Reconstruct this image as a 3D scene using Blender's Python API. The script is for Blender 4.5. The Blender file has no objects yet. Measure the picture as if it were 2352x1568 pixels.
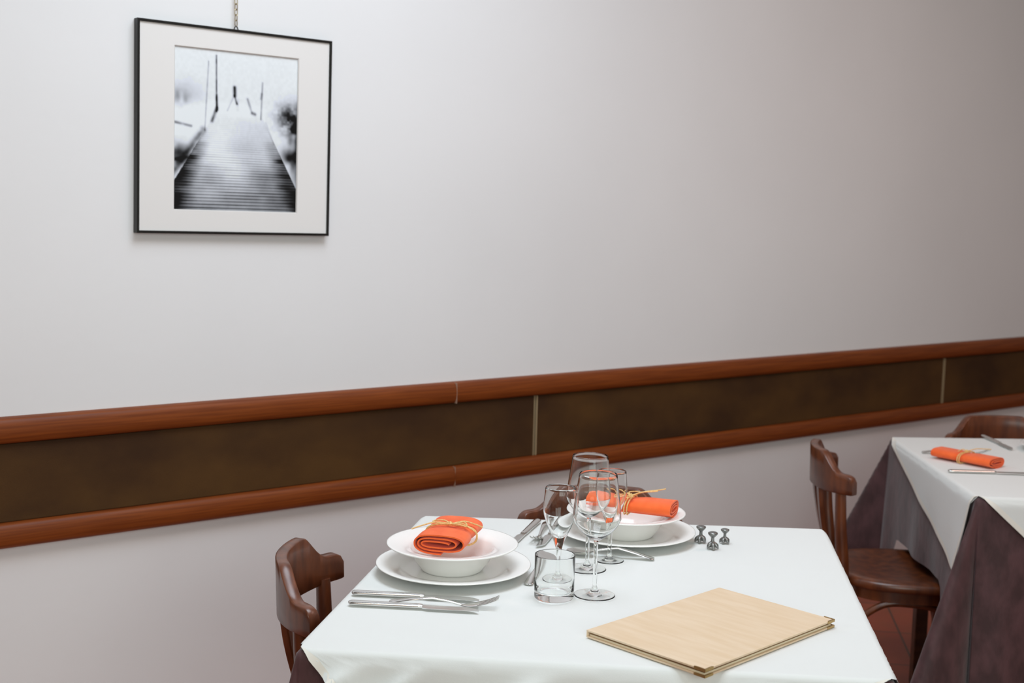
import bpy, bmesh, math, random
from math import sin, cos, pi, sqrt, atan2, exp, radians, hypot
from mathutils import Vector, Matrix

random.seed(7)
scene = bpy.context.scene
COL = scene.collection

# ------------------------------------------------------------------ camera
CAM_Z = 1.45708
F_PX = 2950.0
PITCH, ROLL = 0.10671, 0.02598
fw = Vector((0, cos(PITCH), -sin(PITCH)))
rt0 = Vector((1, 0, 0)); up0 = rt0.cross(fw)
rt = rt0 * cos(ROLL) + up0 * sin(ROLL)
up = -rt0 * sin(ROLL) + up0 * cos(ROLL)
cam_data = bpy.data.cameras.new('camera')
cam = bpy.data.objects.new('camera', cam_data)
COL.objects.link(cam)
cam.matrix_world = Matrix(((rt.x, up.x, -fw.x, 0), (rt.y, up.y, -fw.y, 0), (rt.z, up.z, -fw.z, CAM_Z), (0, 0, 0, 1)))
cam_data.sensor_width = 36.0
cam_data.lens = 36.0 * F_PX / 2352.0
cam_data.clip_start = 0.05
cam_data.dof.use_dof = True
cam_data.dof.focus_distance = 2.28
cam_data.dof.aperture_fstop = 5.6
scene.camera = cam

# ------------------------------------------------------------------ light
world = bpy.data.worlds.new('world')
scene.world = world
world.use_nodes = True
bg = world.node_tree.nodes['Background']
bg.inputs[0].default_value = (1.0, 0.905, 0.857, 1)
bg.inputs[1].default_value = 0.17

def area(name, loc, target, sx, sy, power, color):
    d = bpy.data.lights.new(name, 'AREA')
    d.shape = 'RECTANGLE'; d.size = sx; d.size_y = sy
    d.energy = power; d.color = color
    o = bpy.data.objects.new(name, d); COL.objects.link(o)
    o.location = loc
    o.rotation_euler = (Vector(target) - Vector(loc)).to_track_quat('-Z', 'Y').to_euler()
    return o

area('front_fill', (1.0, -1.8, 1.9), (1.2, 4.0, 1.4), 3.2, 2.0, 80, (0.88, 1.0, 0.97))  # fill lamp added behind the camera to brighten the wall, not a real window
area('ceiling_panel', (0.15, 2.25, 3.0), (0.2, 2.4, 0.0), 1.2, 1.2, 38, (0.815, 0.905, 1.0))
area('ceiling_panel', (-0.6, 0.8, 3.0), (-0.6, 0.9, 0.0), 1.0, 1.0, 8, (1.0, 0.85, 0.72))
area('ceiling_panel', (2.1, 2.9, 3.0), (2.1, 3.0, 0.0), 1.0, 1.0, 14, (1.0, 0.70, 0.615))
scene.cycles.max_bounces = 28
scene.cycles.sample_clamp_indirect = 0.0
scene.cycles.blur_glossy = 0.2
scene.cycles.transmission_bounces = 28

scene.view_settings.view_transform = 'Standard'
scene.view_settings.look = 'None'
scene.view_settings.gamma = 1.0
scene.view_settings.use_curve_mapping = False
scene.view_settings.exposure = 0.0

# ------------------------------------------------------------------ materials
def lin(c):
    c = c / 255.0
    return c / 12.92 if c <= 0.04045 else ((c + 0.055) / 1.055) ** 2.4

def rgb(r, g, b):
    return (lin(r), lin(g), lin(b), 1.0)

def mat(name, c1, c2=None, rough=0.5, metal=0.0, spec=0.5, scale=(1, 1, 1), noise=4.0, detail=4.0,
        bump=0.0, bump_scale=60.0, bump_stretch=(1, 1, 1), coat=0.0, sheen=0.0, lo=0.35, hi=0.65):
    m = bpy.data.materials.new(name); m.use_nodes = True
    nt = m.node_tree; b = nt.nodes['Principled BSDF']
    b.inputs['Roughness'].default_value = rough
    b.inputs['Metallic'].default_value = metal
    b.inputs['Specular IOR Level'].default_value = spec
    b.inputs['Coat Weight'].default_value = coat
    b.inputs['Coat Roughness'].default_value = 0.25
    b.inputs['Sheen Weight'].default_value = sheen
    b.inputs['Base Color'].default_value = c1
    tc = nt.nodes.new('ShaderNodeTexCoord')
    if c2 is not None:
        mp = nt.nodes.new('ShaderNodeMapping'); mp.inputs['Scale'].default_value = scale
        nz = nt.nodes.new('ShaderNodeTexNoise'); nz.inputs['Scale'].default_value = noise
        nz.inputs['Detail'].default_value = detail
        cr = nt.nodes.new('ShaderNodeValToRGB')
        cr.color_ramp.elements[0].position = lo; cr.color_ramp.elements[1].position = hi
        cr.color_ramp.elements[0].color = c1; cr.color_ramp.elements[1].color = c2
        nt.links.new(tc.outputs['Object'], mp.inputs[0]); nt.links.new(mp.outputs[0], nz.inputs['Vector'])
        nt.links.new(nz.outputs[0], cr.inputs[0]); nt.links.new(cr.outputs[0], b.inputs['Base Color'])
    if bump > 0:
        mp2 = nt.nodes.new('ShaderNodeMapping'); mp2.inputs['Scale'].default_value = bump_stretch
        n2 = nt.nodes.new('ShaderNodeTexNoise'); n2.inputs['Scale'].default_value = bump_scale; n2.inputs['Detail'].default_value = 5
        bp = nt.nodes.new('ShaderNodeBump'); bp.inputs['Strength'].default_value = bump; bp.inputs['Distance'].default_value = 0.004
        nt.links.new(tc.outputs['Object'], mp2.inputs[0]); nt.links.new(mp2.outputs[0], n2.inputs['Vector'])
        nt.links.new(n2.outputs[0], bp.inputs['Height']); nt.links.new(bp.outputs[0], b.inputs['Normal'])
    return m

M = {}
M['wall'] = mat('painted_plaster', rgb(238, 237, 237), rgb(234, 233, 233), rough=0.75, spec=0.2, noise=1.3, bump=0.10, bump_scale=35)
M['rail'] = mat('rail_wood', rgb(114, 53, 17), rgb(136, 68, 24), rough=0.48, spec=0.3, scale=(1.2, 12, 40), noise=5, bump=0.05, bump_scale=30, bump_stretch=(1, 10, 30))
M['panel'] = mat('woven_panel', rgb(62, 39, 19), rgb(86, 58, 26), rough=0.75, spec=0.25, scale=(1, 1, 1.6), noise=3.2, detail=11, bump=0.25, bump_scale=420, bump_stretch=(1, 1, 1))
M['bead'] = mat('pale_bead', rgb(160, 140, 108), rough=0.5)
M['filler'] = mat('pale_filler', rgb(170, 140, 120), rough=0.6)
M['chair'] = mat('mahogany', rgb(80, 38, 17), rgb(112, 58, 28), rough=0.38, scale=(6, 6, 1.5), noise=7, coat=0.4)
M['white_cloth'] = mat('white_linen', rgb(228, 230, 227), rough=0.85, spec=0.15, bump=0.10, bump_scale=900, sheen=0.1)
M['hem'] = mat('cream_hem', rgb(236, 232, 222), rough=0.85, spec=0.15)
M['brown_cloth'] = mat('brown_damask', rgb(60, 34, 35), rgb(84, 53, 55), rough=0.62, spec=0.4, scale=(1, 1, 0.5), noise=30, detail=3, bump=0.3, bump_scale=60, bump_stretch=(1, 1, 0.5), sheen=0.25)
M['china'] = mat('white_china', rgb(246, 244, 240), rough=0.12, spec=0.5)
M['steel'] = mat('steel', (0.72, 0.71, 0.69, 1), rough=0.16, metal=1.0)
M['blade'] = mat('blade_steel', (0.66, 0.66, 0.64, 1), rough=0.28, metal=1.0)
M['pewter'] = mat('pewter', (0.20, 0.20, 0.19, 1), (0.30, 0.30, 0.29, 1), rough=0.38, metal=0.9, noise=90)
M['orange'] = mat('orange_cotton', rgb(243, 100, 46), rgb(252, 114, 58), rough=0.85, spec=0.15, noise=30, bump=0.18, bump_scale=700, sheen=0.2)
M['raffia'] = mat('raffia', rgb(216, 172, 104), rgb(240, 206, 142), rough=0.6, scale=(3, 3, 3), noise=60)
M['kraft'] = mat('kraft_board', rgb(230, 207, 178), rgb(224, 198, 165), rough=0.55, spec=0.3, scale=(2, 14, 2), noise=5, bump=0.04, bump_scale=300)
M['kraft_edge'] = mat('dark_board_edge', rgb(120, 88, 48), rough=0.6)
M['paper'] = mat('paper', rgb(236, 220, 190), rough=0.8)
M['gold'] = mat('brass', (0.50, 0.34, 0.14, 1), rough=0.3, metal=1.0)
M['frame'] = mat('black_frame', rgb(26, 24, 21), rough=0.4, spec=0.3)
M['mat'] = mat('mat_board', rgb(234, 231, 228), rough=0.9, spec=0.1)
M['matcore'] = mat('mat_board_bevel', rgb(222, 218, 214), rough=0.9, spec=0.1)
M['chain'] = mat('brass_chain', (0.52, 0.44, 0.30, 1), rough=0.35, metal=1.0)
M['tablewood'] = mat('table_wood', rgb(90, 52, 30), rgb(70, 40, 22), rough=0.5, scale=(1, 8, 8), noise=5)

def glass_mat(name, ior):
    m = bpy.data.materials.new(name); m.use_nodes = True
    b = m.node_tree.nodes['Principled BSDF']
    b.inputs['Base Color'].default_value = (0.985, 0.995, 0.99, 1)
    b.inputs['Roughness'].default_value = 0.0
    b.inputs['IOR'].default_value = ior
    b.inputs['Transmission Weight'].default_value = 1.0
    return m
M['glass'] = glass_mat('thin_clear_glass', 1.27)
M['thick_glass'] = glass_mat('thick_clear_glass', 1.31)

def floor_mat():
    m = bpy.data.materials.new('terracotta_tiles'); m.use_nodes = True
    nt = m.node_tree; b = nt.nodes['Principled BSDF']; b.inputs['Roughness'].default_value = 0.42
    tc = nt.nodes.new('ShaderNodeTexCoord'); mp = nt.nodes.new('ShaderNodeMapping')
    mp.vector_type = 'TEXTURE'
    mp.inputs['Location'].default_value = (1.334, 4.04, 0); mp.inputs['Rotation'].default_value = (0, 0, radians(-8.5))
    br = nt.nodes.new('ShaderNodeTexBrick'); br.offset = 0.0; br.squash = 1.0
    br.inputs['Scale'].default_value = 1.0; br.inputs['Brick Width'].default_value = 0.33; br.inputs['Row Height'].default_value = 0.33
    br.inputs['Mortar Size'].default_value = 0.004; br.inputs['Mortar Smooth'].default_value = 0.2
    br.inputs['Color1'].default_value = rgb(180, 86, 52); br.inputs['Color2'].default_value = rgb(152, 70, 42); br.inputs['Mortar'].default_value = rgb(96, 64, 46)
    nz = nt.nodes.new('ShaderNodeTexNoise'); nz.inputs['Scale'].default_value = 9
    mx = nt.nodes.new('ShaderNodeMix'); mx.data_type = 'RGBA'; mx.blend_type = 'MULTIPLY'; mx.inputs[0].default_value = 0.35
    nt.links.new(tc.outputs['Object'], mp.inputs[0]); nt.links.new(mp.outputs[0], br.inputs['Vector'])
    nt.links.new(tc.outputs['Object'], nz.inputs['Vector'])
    nt.links.new(br.outputs['Color'], mx.inputs[6]); nt.links.new(nz.outputs['Color'], mx.inputs[7])
    nt.links.new(mx.outputs[2], b.inputs['Base Color'])
    return m
M['floor'] = floor_mat()

# ------------------------------------------------------------------ mesh helpers
class MB:
    def __init__(self):
        self.v = []; self.f = []
    def add(self, vs, fs):
        n = len(self.v)
        self.v += [tuple(p) for p in vs]
        self.f += [tuple(i + n for i in q) for q in fs]
    def box(self, x0, x1, y0, y1, z0, z1):
        v = [(x, y, z) for z in (z0, z1) for y in (y0, y1) for x in (x0, x1)]
        self.add(v, [(0, 2, 3, 1), (4, 5, 7, 6), (0, 1, 5, 4), (2, 6, 7, 3), (0, 4, 6, 2), (1, 3, 7, 5)])
    def loft(self, rings, cap0=True, cap1=True, closed=False):
        n = len(rings[0]); vs = [p for r in rings for p in r]; fs = []
        R = len(rings)
        for i in range(R if closed else R - 1):
            j = (i + 1) % R
            for k in range(n):
                l = (k + 1) % n
                fs.append((i * n + k, i * n + l, j * n + l, j * n + k))
        if not closed:
            if cap0: fs.append(tuple(reversed(range(n))))
            if cap1: fs.append(tuple((R - 1) * n + k for k in range(n)))
        self.add(vs, fs)
    def lathe(self, prof, seg=64, cx=0, cy=0):
        # prof: (r, z) list forming an open chain from axis to axis, or a closed loop off the axis
        rings = []
        vs = []; fs = []; idx = []
        for r, z in prof:
            if r < 1e-6:
                vs.append((cx, cy, z)); idx.append([len(vs) - 1])
            else:
                s = len(vs)
                vs += [(cx + r * cos(2 * pi * k / seg), cy + r * sin(2 * pi * k / seg), z) for k in range(seg)]
                idx.append(list(range(s, s + seg)))
        for a, b in zip(idx[:-1], idx[1:]):
            for k in range(seg):
                l = (k + 1) % seg
                if len(a) == 1 and len(b) == 1: continue
                if len(a) == 1: fs.append((a[0], b[k], b[l]))
                elif len(b) == 1: fs.append((a[k], b[0], a[l]))
                else: fs.append((a[k], b[k], b[l], a[l]))
        self.add(vs, fs)
    def tube(self, pts, rad, seg=10, closed=False, flat=1.0, upv=None):
        pts = [Vector(p) for p in pts]; n = len(pts)
        rads = rad if isinstance(rad, (list, tuple)) else [rad] * n
        rings = []; ref = Vector(upv) if upv else None
        for i, p in enumerate(pts):
            if closed: t = pts[(i + 1) % n] - pts[i - 1]
            else: t = pts[min(i + 1, n - 1)] - pts[max(i - 1, 0)]
            t.normalize()
            if ref is None:
                ref = Vector((0, 0, 1)) if abs(t.z) < 0.9 else Vector((1, 0, 0))
            s = t.cross(ref).normalized(); u = s.cross(t).normalized(); ref = u
            rings.append([p + s * (rads[i] * cos(2 * pi * k / seg)) + u * (rads[i] * flat * sin(2 * pi * k / seg)) for k in range(seg)])
        self.loft(rings, closed=closed)
    def build(self, name, material, parent=None, smooth=True, bevel=0.0, sub=0, angle=40, bseg=2):
        me = bpy.data.meshes.new(name)
        me.from_pydata(self.v, [], self.f); me.update()
        bm = bmesh.new(); bm.from_mesh(me)
        bmesh.ops.recalc_face_normals(bm, faces=bm.faces[:]); bm.to_mesh(me); bm.free()
        me.materials.append(material)
        o = bpy.data.objects.new(name, me); COL.objects.link(o)
        if parent: o.parent = parent
        if smooth:
            for p in me.polygons: p.use_smooth = True
            if angle < 180:
                try: me.set_sharp_from_angle(angle=radians(angle))
                except Exception: pass
        if bevel:
            md = o.modifiers.new('bevel', 'BEVEL'); md.width = bevel; md.segments = bseg; md.limit_method = 'ANGLE'; md.angle_limit = radians(35)
        if sub:
            md = o.modifiers.new('sub', 'SUBSURF'); md.levels = sub; md.render_levels = sub
        return o

def tag(o, label=None, cat=None, group=None, kind=None):
    if label: o['label'] = label
    if cat: o['category'] = cat
    if group: o['group'] = group
    if kind: o['kind'] = kind
    return o

def empty(name, loc, rz, label, cat, group=None):
    o = bpy.data.objects.new(name, None); COL.objects.link(o)
    o.empty_display_size = 0.05
    o.location = loc; o.rotation_euler = (0, 0, rz)
    return tag(o, label, cat, group)

def kids(o):
    return [c for c in COL.objects if c.parent == o]

def dup(o, loc=None, rz=None, label=None, parent=None):
    c = o.copy(); COL.objects.link(c)
    if parent: c.parent = parent
    if loc is not None: c.location = loc
    if rz is not None: c.rotation_euler = (0, 0, rz)
    if label: c['label'] = label
    for k in kids(o):
        dup(k, parent=c)
    return c

def lerp(a, b, t): return a + (b - a) * t
def sstep(e0, e1, x):
    t = max(0.0, min(1.0, (x - e0) / (e1 - e0))); return t * t * (3 - 2 * t)

def cr(points, n):
    # Catmull-Rom through points
    P = [Vector(p) for p in points]; P = [2 * P[0] - P[1]] + P + [2 * P[-1] - P[-2]]
    out = []
    for i in range(1, len(P) - 2):
        for k in range(n):
            t = k / n
            out.append(0.5 * ((2 * P[i]) + (P[i + 1] - P[i - 1]) * t + (2 * P[i - 1] - 5 * P[i] + 4 * P[i + 1] - P[i + 2]) * t * t + (3 * P[i] - P[i - 1] - 3 * P[i + 1] + P[i + 2]) * t ** 3))
    out.append(P[-2]); return out

# ------------------------------------------------------------------ the setting
WANG = atan2(0.6162243, 0.7875707)
WN = Vector((0.6162243, -0.7875707, 0)); WD = Vector((0.7875707, 0.6162243, 0))
W0 = WN * -3.0
def on_wall(o):
    o.location = W0; o.rotation_euler = (0, 0, WANG); return o

b = MB(); b.box(-2.6, 11.0, 0.0, 0.12, 0.0, 3.3)
on_wall(tag(b.build('wall_back', M['wall'], smooth=False), kind='structure'))
b = MB(); b.box(-5, 12.0, -3.5, 10.0, -0.05, 0.0)
tag(b.build('floor', M['floor'], smooth=False), kind='structure')

def rail(name, a0, a1, z0, z1, depth):
    h = (z1 - z0); rings = []
    prof = [(0.0, z0), (-depth * 0.45, z0 + 0.002)]
    for k in range(0, 13):
        t = -pi / 2 + pi * k / 12
        prof.append((-depth * (0.55 + 0.45 * cos(t)), z0 + h * (0.5 + 0.47 * sin(t))))
    prof += [(-depth * 0.45, z1 - 0.001), (0.0, z1)]
    for a in (a0, a1):
        rings.append([(a, y, z) for y, z in prof])
    m = MB(); m.loft(rings)
    return on_wall(tag(m.build(name, M['rail'], angle=50), kind='structure'))
J = 2.1285
rail('trim_1', -2.6, J - 0.0006, 0.881, 0.9430, 0.030)
rail('trim_2', J + 0.0006, 11.0, 0.881, 0.9430, 0.030)
rail('trim_3', -2.6, J - 0.0006, 0.6370, 0.6985, 0.032)
rail('trim_4', J + 0.0006, 11.0, 0.6370, 0.6985, 0.032)
for i, (z0, z1) in enumerate([(0.6385, 0.697), (0.8825, 0.9415)]):
    m = MB(); m.box(J - 0.0007, J + 0.0007, -0.030, -0.001, z0, z1)
    on_wall(tag(m.build('trim_%d' % (5 + i), M['filler'], smooth=False), kind='structure'))
joints = [-2.6, 0.30, 2.435, 4.561, 6.69, 8.82, 11.0]
for i in range(6):
    a0, a1 = joints[i] + 0.004, joints[i + 1] - 0.004
    m = MB(); m.box(a0, a1, -0.012, -0.001, 0.6985, 0.881)
    on_wall(tag(m.build('trim_%d' % (7 + i), M['panel'], smooth=False, bevel=0.002), kind='structure'))
k = 13
for a in joints[1:-1]:
    for s, wd in ((-0.0055, 0.0014), (0.0050, 0.0022)):
        m = MB(); m.box(a + s - wd, a + s + wd, -0.0135, -0.001, 0.6985, 0.881)
        on_wall(tag(m.build('trim_%d' % k, M['bead'], smooth=False), kind='structure')); k += 1

# ------------------------------------------------------------------ picture and chain
def pic_lum(u, v, rnd):
    def g(x, c, w): return exp(-((x - c) / w) ** 2)
    L = 0.90 + 0.04 * (1 - v)
    # haze of land left and right
    L -= 0.13 * g(v, 0.28, 0.07) * sstep(0.32, 0.08, u) * (0.6 + 0.8 * rnd(u * 9, v * 14))
    L += 0.05 * sstep(0.3, 0.36, v) * (1 - sstep(0.5, 0.6, v))
    le = 0.32 - (v - 0.40) * 0.74 if v < 0.83 else 0.0
    re = 0.70 + (v - 0.40) * 0.66
    deck = sstep(0.36, 0.46, v)
    if v > 0.36 and le < u < re:
        d = min(u - le, re - u) / max(0.05, (re - le) * 0.5)
        t = (v - 0.40) / 0.60
        base = lerp(0.88, 0.64, sstep(0.0, 1.0, t)) + 0.30 * (vnoise(u * 4 + 2, v * 9) - 0.5) * sstep(0.15, 0.5, t)
        base += 0.16 * g(u, 0.42 + 0.06 * sin(v * 9), 0.16) * g(v, 0.66, 0.2)
        base -= 0.20 * sstep(0.75, 1.0, v) * sstep(0.45, 0.95, u)
        ph = 62 * (1 - exp(-(v - 0.36) * 1.15)) * 1.35
        fr = ph - math.floor(ph)
        seam = g(fr, 0.5, 0.16) * (0.35 + 0.65 * rnd(math.floor(ph) * 3.7, u * 4 + 11))
        base -= seam * lerp(0.04, 0.52, sstep(0.1, 0.75, t))
        base -= 0.75 * sstep(0.40, 0.0, d) * sstep(0.16, 0.5, t) * (0.35 + 0.9 * rnd(math.floor(ph * 0.5) * 5.1, u * 7))
        base += 0.10 * (rnd(u * 14, v * 22) - 0.5) * sstep(0.2, 0.8, t)
        L = lerp(L, base, deck)
    # left handrail
    for (ua, va, ub, vb, w, dk) in [(0.0, 0.77, 0.23, 0.50, 0.024, 0.45), (0.0, 0.69, 0.12, 0.67, 0.012, 0.35), (0.0, 0.46, 0.14, 0.48, 0.010, 0.42),
                                    (0.33, 0.04, 0.335, 0.38, 0.006, 0.62), (0.27, 0.08, 0.245, 0.50, 0.005, 0.25), (0.70, 0.18, 0.69, 0.41, 0.006, 0.42),
                                    (0.335, 0.36, 0.30, 0.44, 0.012, 0.6), (0.335, 0.28, 0.34, 0.37, 0.009, 0.5), (0.475, 0.225, 0.478, 0.275, 0.012, 0.8),
                                    (0.475, 0.275, 0.495, 0.325, 0.007, 0.6), (0.475, 0.27, 0.42, 0.37, 0.006, 0.18), (0.58, 0.29, 0.615, 0.37, 0.009, 0.3),
                                    (0.62, 0.375, 0.64, 0.38, 0.012, 0.6), (0.695, 0.25, 0.69, 0.28, 0.009, 0.3), (0.73, 0.43, 0.80, 0.56, 0.007, 0.12), (0.5, 0.3, 0.5, 0.36, 0.012, 0.1)]:
        dx, dy = ub - ua, vb - va; q = max(0, min(1, ((u - ua) * dx + (v - va) * dy) / (dx * dx + dy * dy)))
        dd = hypot(u - ua - q * dx, (v - va - q * dy) * 1.2)
        L -= dk * exp(-(dd / w) ** 2) * (0.6 + 0.6 * rnd(u * 40, v * 40))
    # shrubs
    L -= 1.15 * g(u, 0.96, 0.13) * g(v, 0.40, 0.085) * (0.1 + 1.2 * (0.6 * rnd(u * 22, v * 26) + 0.4 * rnd(u * 60, v * 70)))
    L -= 1.0 * g(u, 0.99, 0.06) * g(v, 0.50, 0.12) * (0.1 + 1.2 * rnd(u * 26 + 5, v * 24))
    L -= 0.95 * g(u, 0.95, 0.07) * g(v, 0.63, 0.05) * (0.1 + 1.2 * rnd(u * 24 + 3, v * 20))
    L -= 0.45 * g(u, 0.98, 0.06) * g(v, 0.72, 0.10) * (0.1 + 1.2 * rnd(u * 24 + 3, v * 20)) * (0 if u < re else 1)
    L -= 0.50 * g(u, 0.05, 0.07) * g(v, 0.31, 0.04) * rnd(u * 30, v * 24)
    L -= 0.75 * g(u, 0.04, 0.11) * g(v, 0.66, 0.06) * (0.2 + rnd(u * 20, v * 30)) * (1 if u < le else 0)
    L += 0.03 * (rnd(u * 60, v * 60) - 0.5)
    return max(0.03, min(0.95, L))

def hash2(i, j):
    n = (i * 374761393 + j * 668265263) & 0xffffffff
    n = ((n ^ (n >> 13)) * 1274126177) & 0xffffffff
    return ((n ^ (n >> 16)) & 0xffff) / 65535.0
def vnoise(x, y):
    i, j = math.floor(x), math.floor(y); fx, fy = x - i, y - j
    fx = fx * fx * (3 - 2 * fx); fy = fy * fy * (3 - 2 * fy)
    a = lerp(hash2(i, j), hash2(i + 1, j), fx); c = lerp(hash2(i, j + 1), hash2(i + 1, j + 1), fx)
    return lerp(a, c, fy)

def picture():
    sc = 0.9925
    a0, a1 = 1.1930 * sc, 1.7206 * sc
    z0, z1 = CAM_Z + (1.3617 - CAM_Z) * sc, CAM_Z + (1.8704 - CAM_Z) * sc
    w, h = a1 - a0, z1 - z0
    ac = (a0 + a1) / 2
    p = W0 + WD * ac + Vector((0, 0, z0))
    root = empty('framed_picture', p, WANG, 'black framed boardwalk photograph in a wide white mat, hung on the wall by a chain', 'picture')
    root.rotation_euler = (0, radians(0.5), WANG)
    bw, dp = 0.0065, 0.022
    m = MB()
    # four mitred bars as one frame loop
    def ring(x0, x1, zz0, zz1, y): return [(x0, y, zz0), (x1, y, zz0), (x1, y, zz1), (x0, y, zz1)]
    o_, i_ = ring(-w / 2, w / 2, 0, h, -dp), ring(-w / 2 + bw, w / 2 - bw, bw, h - bw, -dp)
    ob, ib = ring(-w / 2, w / 2, 0, h, -0.001), ring(-w / 2 + bw, w / 2 - bw, bw, h - bw, -0.001)
    m.loft([o_, i_, ib, ob], closed=True)
    m.build('frame', M['frame'], root, smooth=False, bevel=0.001)
    # mat with bevelled opening
    ox0, ox1 = (1.2902 * sc - ac), (1.6246 * sc - ac)
    oz0, oz1 = CAM_Z + (1.4215 - CAM_Z) * sc - z0, CAM_Z + (1.8145 - CAM_Z) * sc - z0
    ym, yp = -0.0175, -0.0140
    A = ring(-w / 2 + bw - 0.0005, w / 2 - bw + 0.0005, bw - 0.0005, h - bw + 0.0005, ym)
    B = ring(ox0 - 0.0022, ox1 + 0.0022, oz0 - 0.0022, oz1 + 0.0022, ym)
    C = ring(ox0, ox1, oz0, oz1, yp)
    Ab = ring(-w / 2 + bw - 0.0005, w / 2 - bw + 0.0005, bw - 0.0005, h - bw + 0.0005, yp)
    m = MB(); m.loft([A, B], closed=False, cap0=False, cap1=False)
    mo = m.build('mat_board', M['mat'], root, smooth=False)
    m = MB(); m.loft([B, C], closed=False, cap0=False, cap1=False)
    m.build('mat_bevel', M['matcore'], mo, smooth=False)
    m = MB(); m.box(-w / 2 + bw - 0.0005, w / 2 - bw + 0.0005, -0.010, -0.0015, bw - 0.0005, h - bw + 0.0005)
    m.build('backing_board', M['mat'], root, smooth=False)
    # the print: a grid of coloured points
    NU, NV = 190, 250
    vs = []; cols = []
    for j in range(NV + 1):
        v = j / NV
        for i in range(NU + 1):
            u = i / NU
            vs.append((lerp(ox0 - 0.004, ox1 + 0.004, u), -0.0125, lerp(oz1 + 0.004, oz0 - 0.004, v)))
            L = pic_lum(u, v, vnoise)
            cols += [L * 0.97, L * 0.99, L * 1.03 if L < 0.9 else L, 1.0]
    fs = [(j * (NU + 1) + i, j * (NU + 1) + i + 1, (j + 1) * (NU + 1) + i + 1, (j + 1) * (NU + 1) + i) for j in range(NV) for i in range(NU)]
    m = MB(); m.add(vs, fs)
    mt = bpy.data.materials.new('monochrome_print'); mt.use_nodes = True
    nt = mt.node_tree; bs = nt.nodes['Principled BSDF']; bs.inputs['Roughness'].default_value = 0.5; bs.inputs['Specular IOR Level'].default_value = 0.3
    at = nt.nodes.new('ShaderNodeAttribute'); at.attribute_name = 'ink'
    gm = nt.nodes.new('ShaderNodeGamma'); gm.inputs[1].default_value = 2.0
    nt.links.new(at.outputs['Color'], gm.inputs[0]); nt.links.new(gm.outputs[0], bs.inputs['Base Color'])
    o = m.build('print', mt, root, smooth=False)
    ca = o.data.color_attributes.new('ink', 'FLOAT_COLOR', 'POINT')
    ca.data.foreach_set('color', cols)
    # chain up to a wall hook
    ca_ = ac + 0.0
    top = z1
    ch = empty('picture_chain', W0 + WD * (1.4515 * 0.9955) + WN * 0.012 + Vector((0, 0, top)), WANG, 'thin brass link chain holding up the black framed picture', 'chain')
    m = MB()
    m.tube([(0.006, 0, -0.001), (0.0035, 0, 0.006), (0, 0, 0.0095), (-0.0035, 0, 0.006), (-0.006, 0, -0.001)], 0.0014, 8)
    m.build('hanger', M['frame'], ch)
    zc = 0.0165; n = 26
    def link_mb():
        q = MB(); L, r = 0.0055, 0.0038
        pts = []
        for kk in range(20):
            t = 2 * pi * kk / 20
            pts.append((r * cos(t), 0, r * sin(t) + (L - 0.0015 if sin(t) > 0 else -(L - 0.0015))))
        q.tube(pts, 0.00115, 8, closed=True, upv=(0, 1, 0)); return q
    l0 = link_mb().build('link', M['chain'], ch); l0.location = (0, 0, zc); l0.rotation_euler = (0, 0, radians(20))
    for i in range(1, n):
        c = l0.copy(); COL.objects.link(c); c.parent = ch
        c.location = (0, 0, zc + i * 0.0132); c.rotation_euler = (0, 0, radians(20 + 90 * (i % 2) + random.uniform(-15, 15)))
    m = MB(); zt = zc + n * 0.0132 - 0.006
    m.tube([(0, 0.012, zt), (0, 0, zt), (0, -0.004, zt + 0.004)], 0.0015, 8)
    m.build('wall_nail', M['chain'], ch)
picture()

# ------------------------------------------------------------------ tables and cloths
TOP = 0.765
T1X, T1Y, T1R = 0.19533, 2.35874, -0.12719
c1, s1 = cos(T1R), sin(T1R)
def L1(u, v, z=TOP): return Vector((T1X + c1 * u - s1 * v, T1Y + s1 * u + c1 * v, z))
A = 0.45
def ang(p, q): return atan2(q.y - p.y, q.x - p.x)

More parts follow.
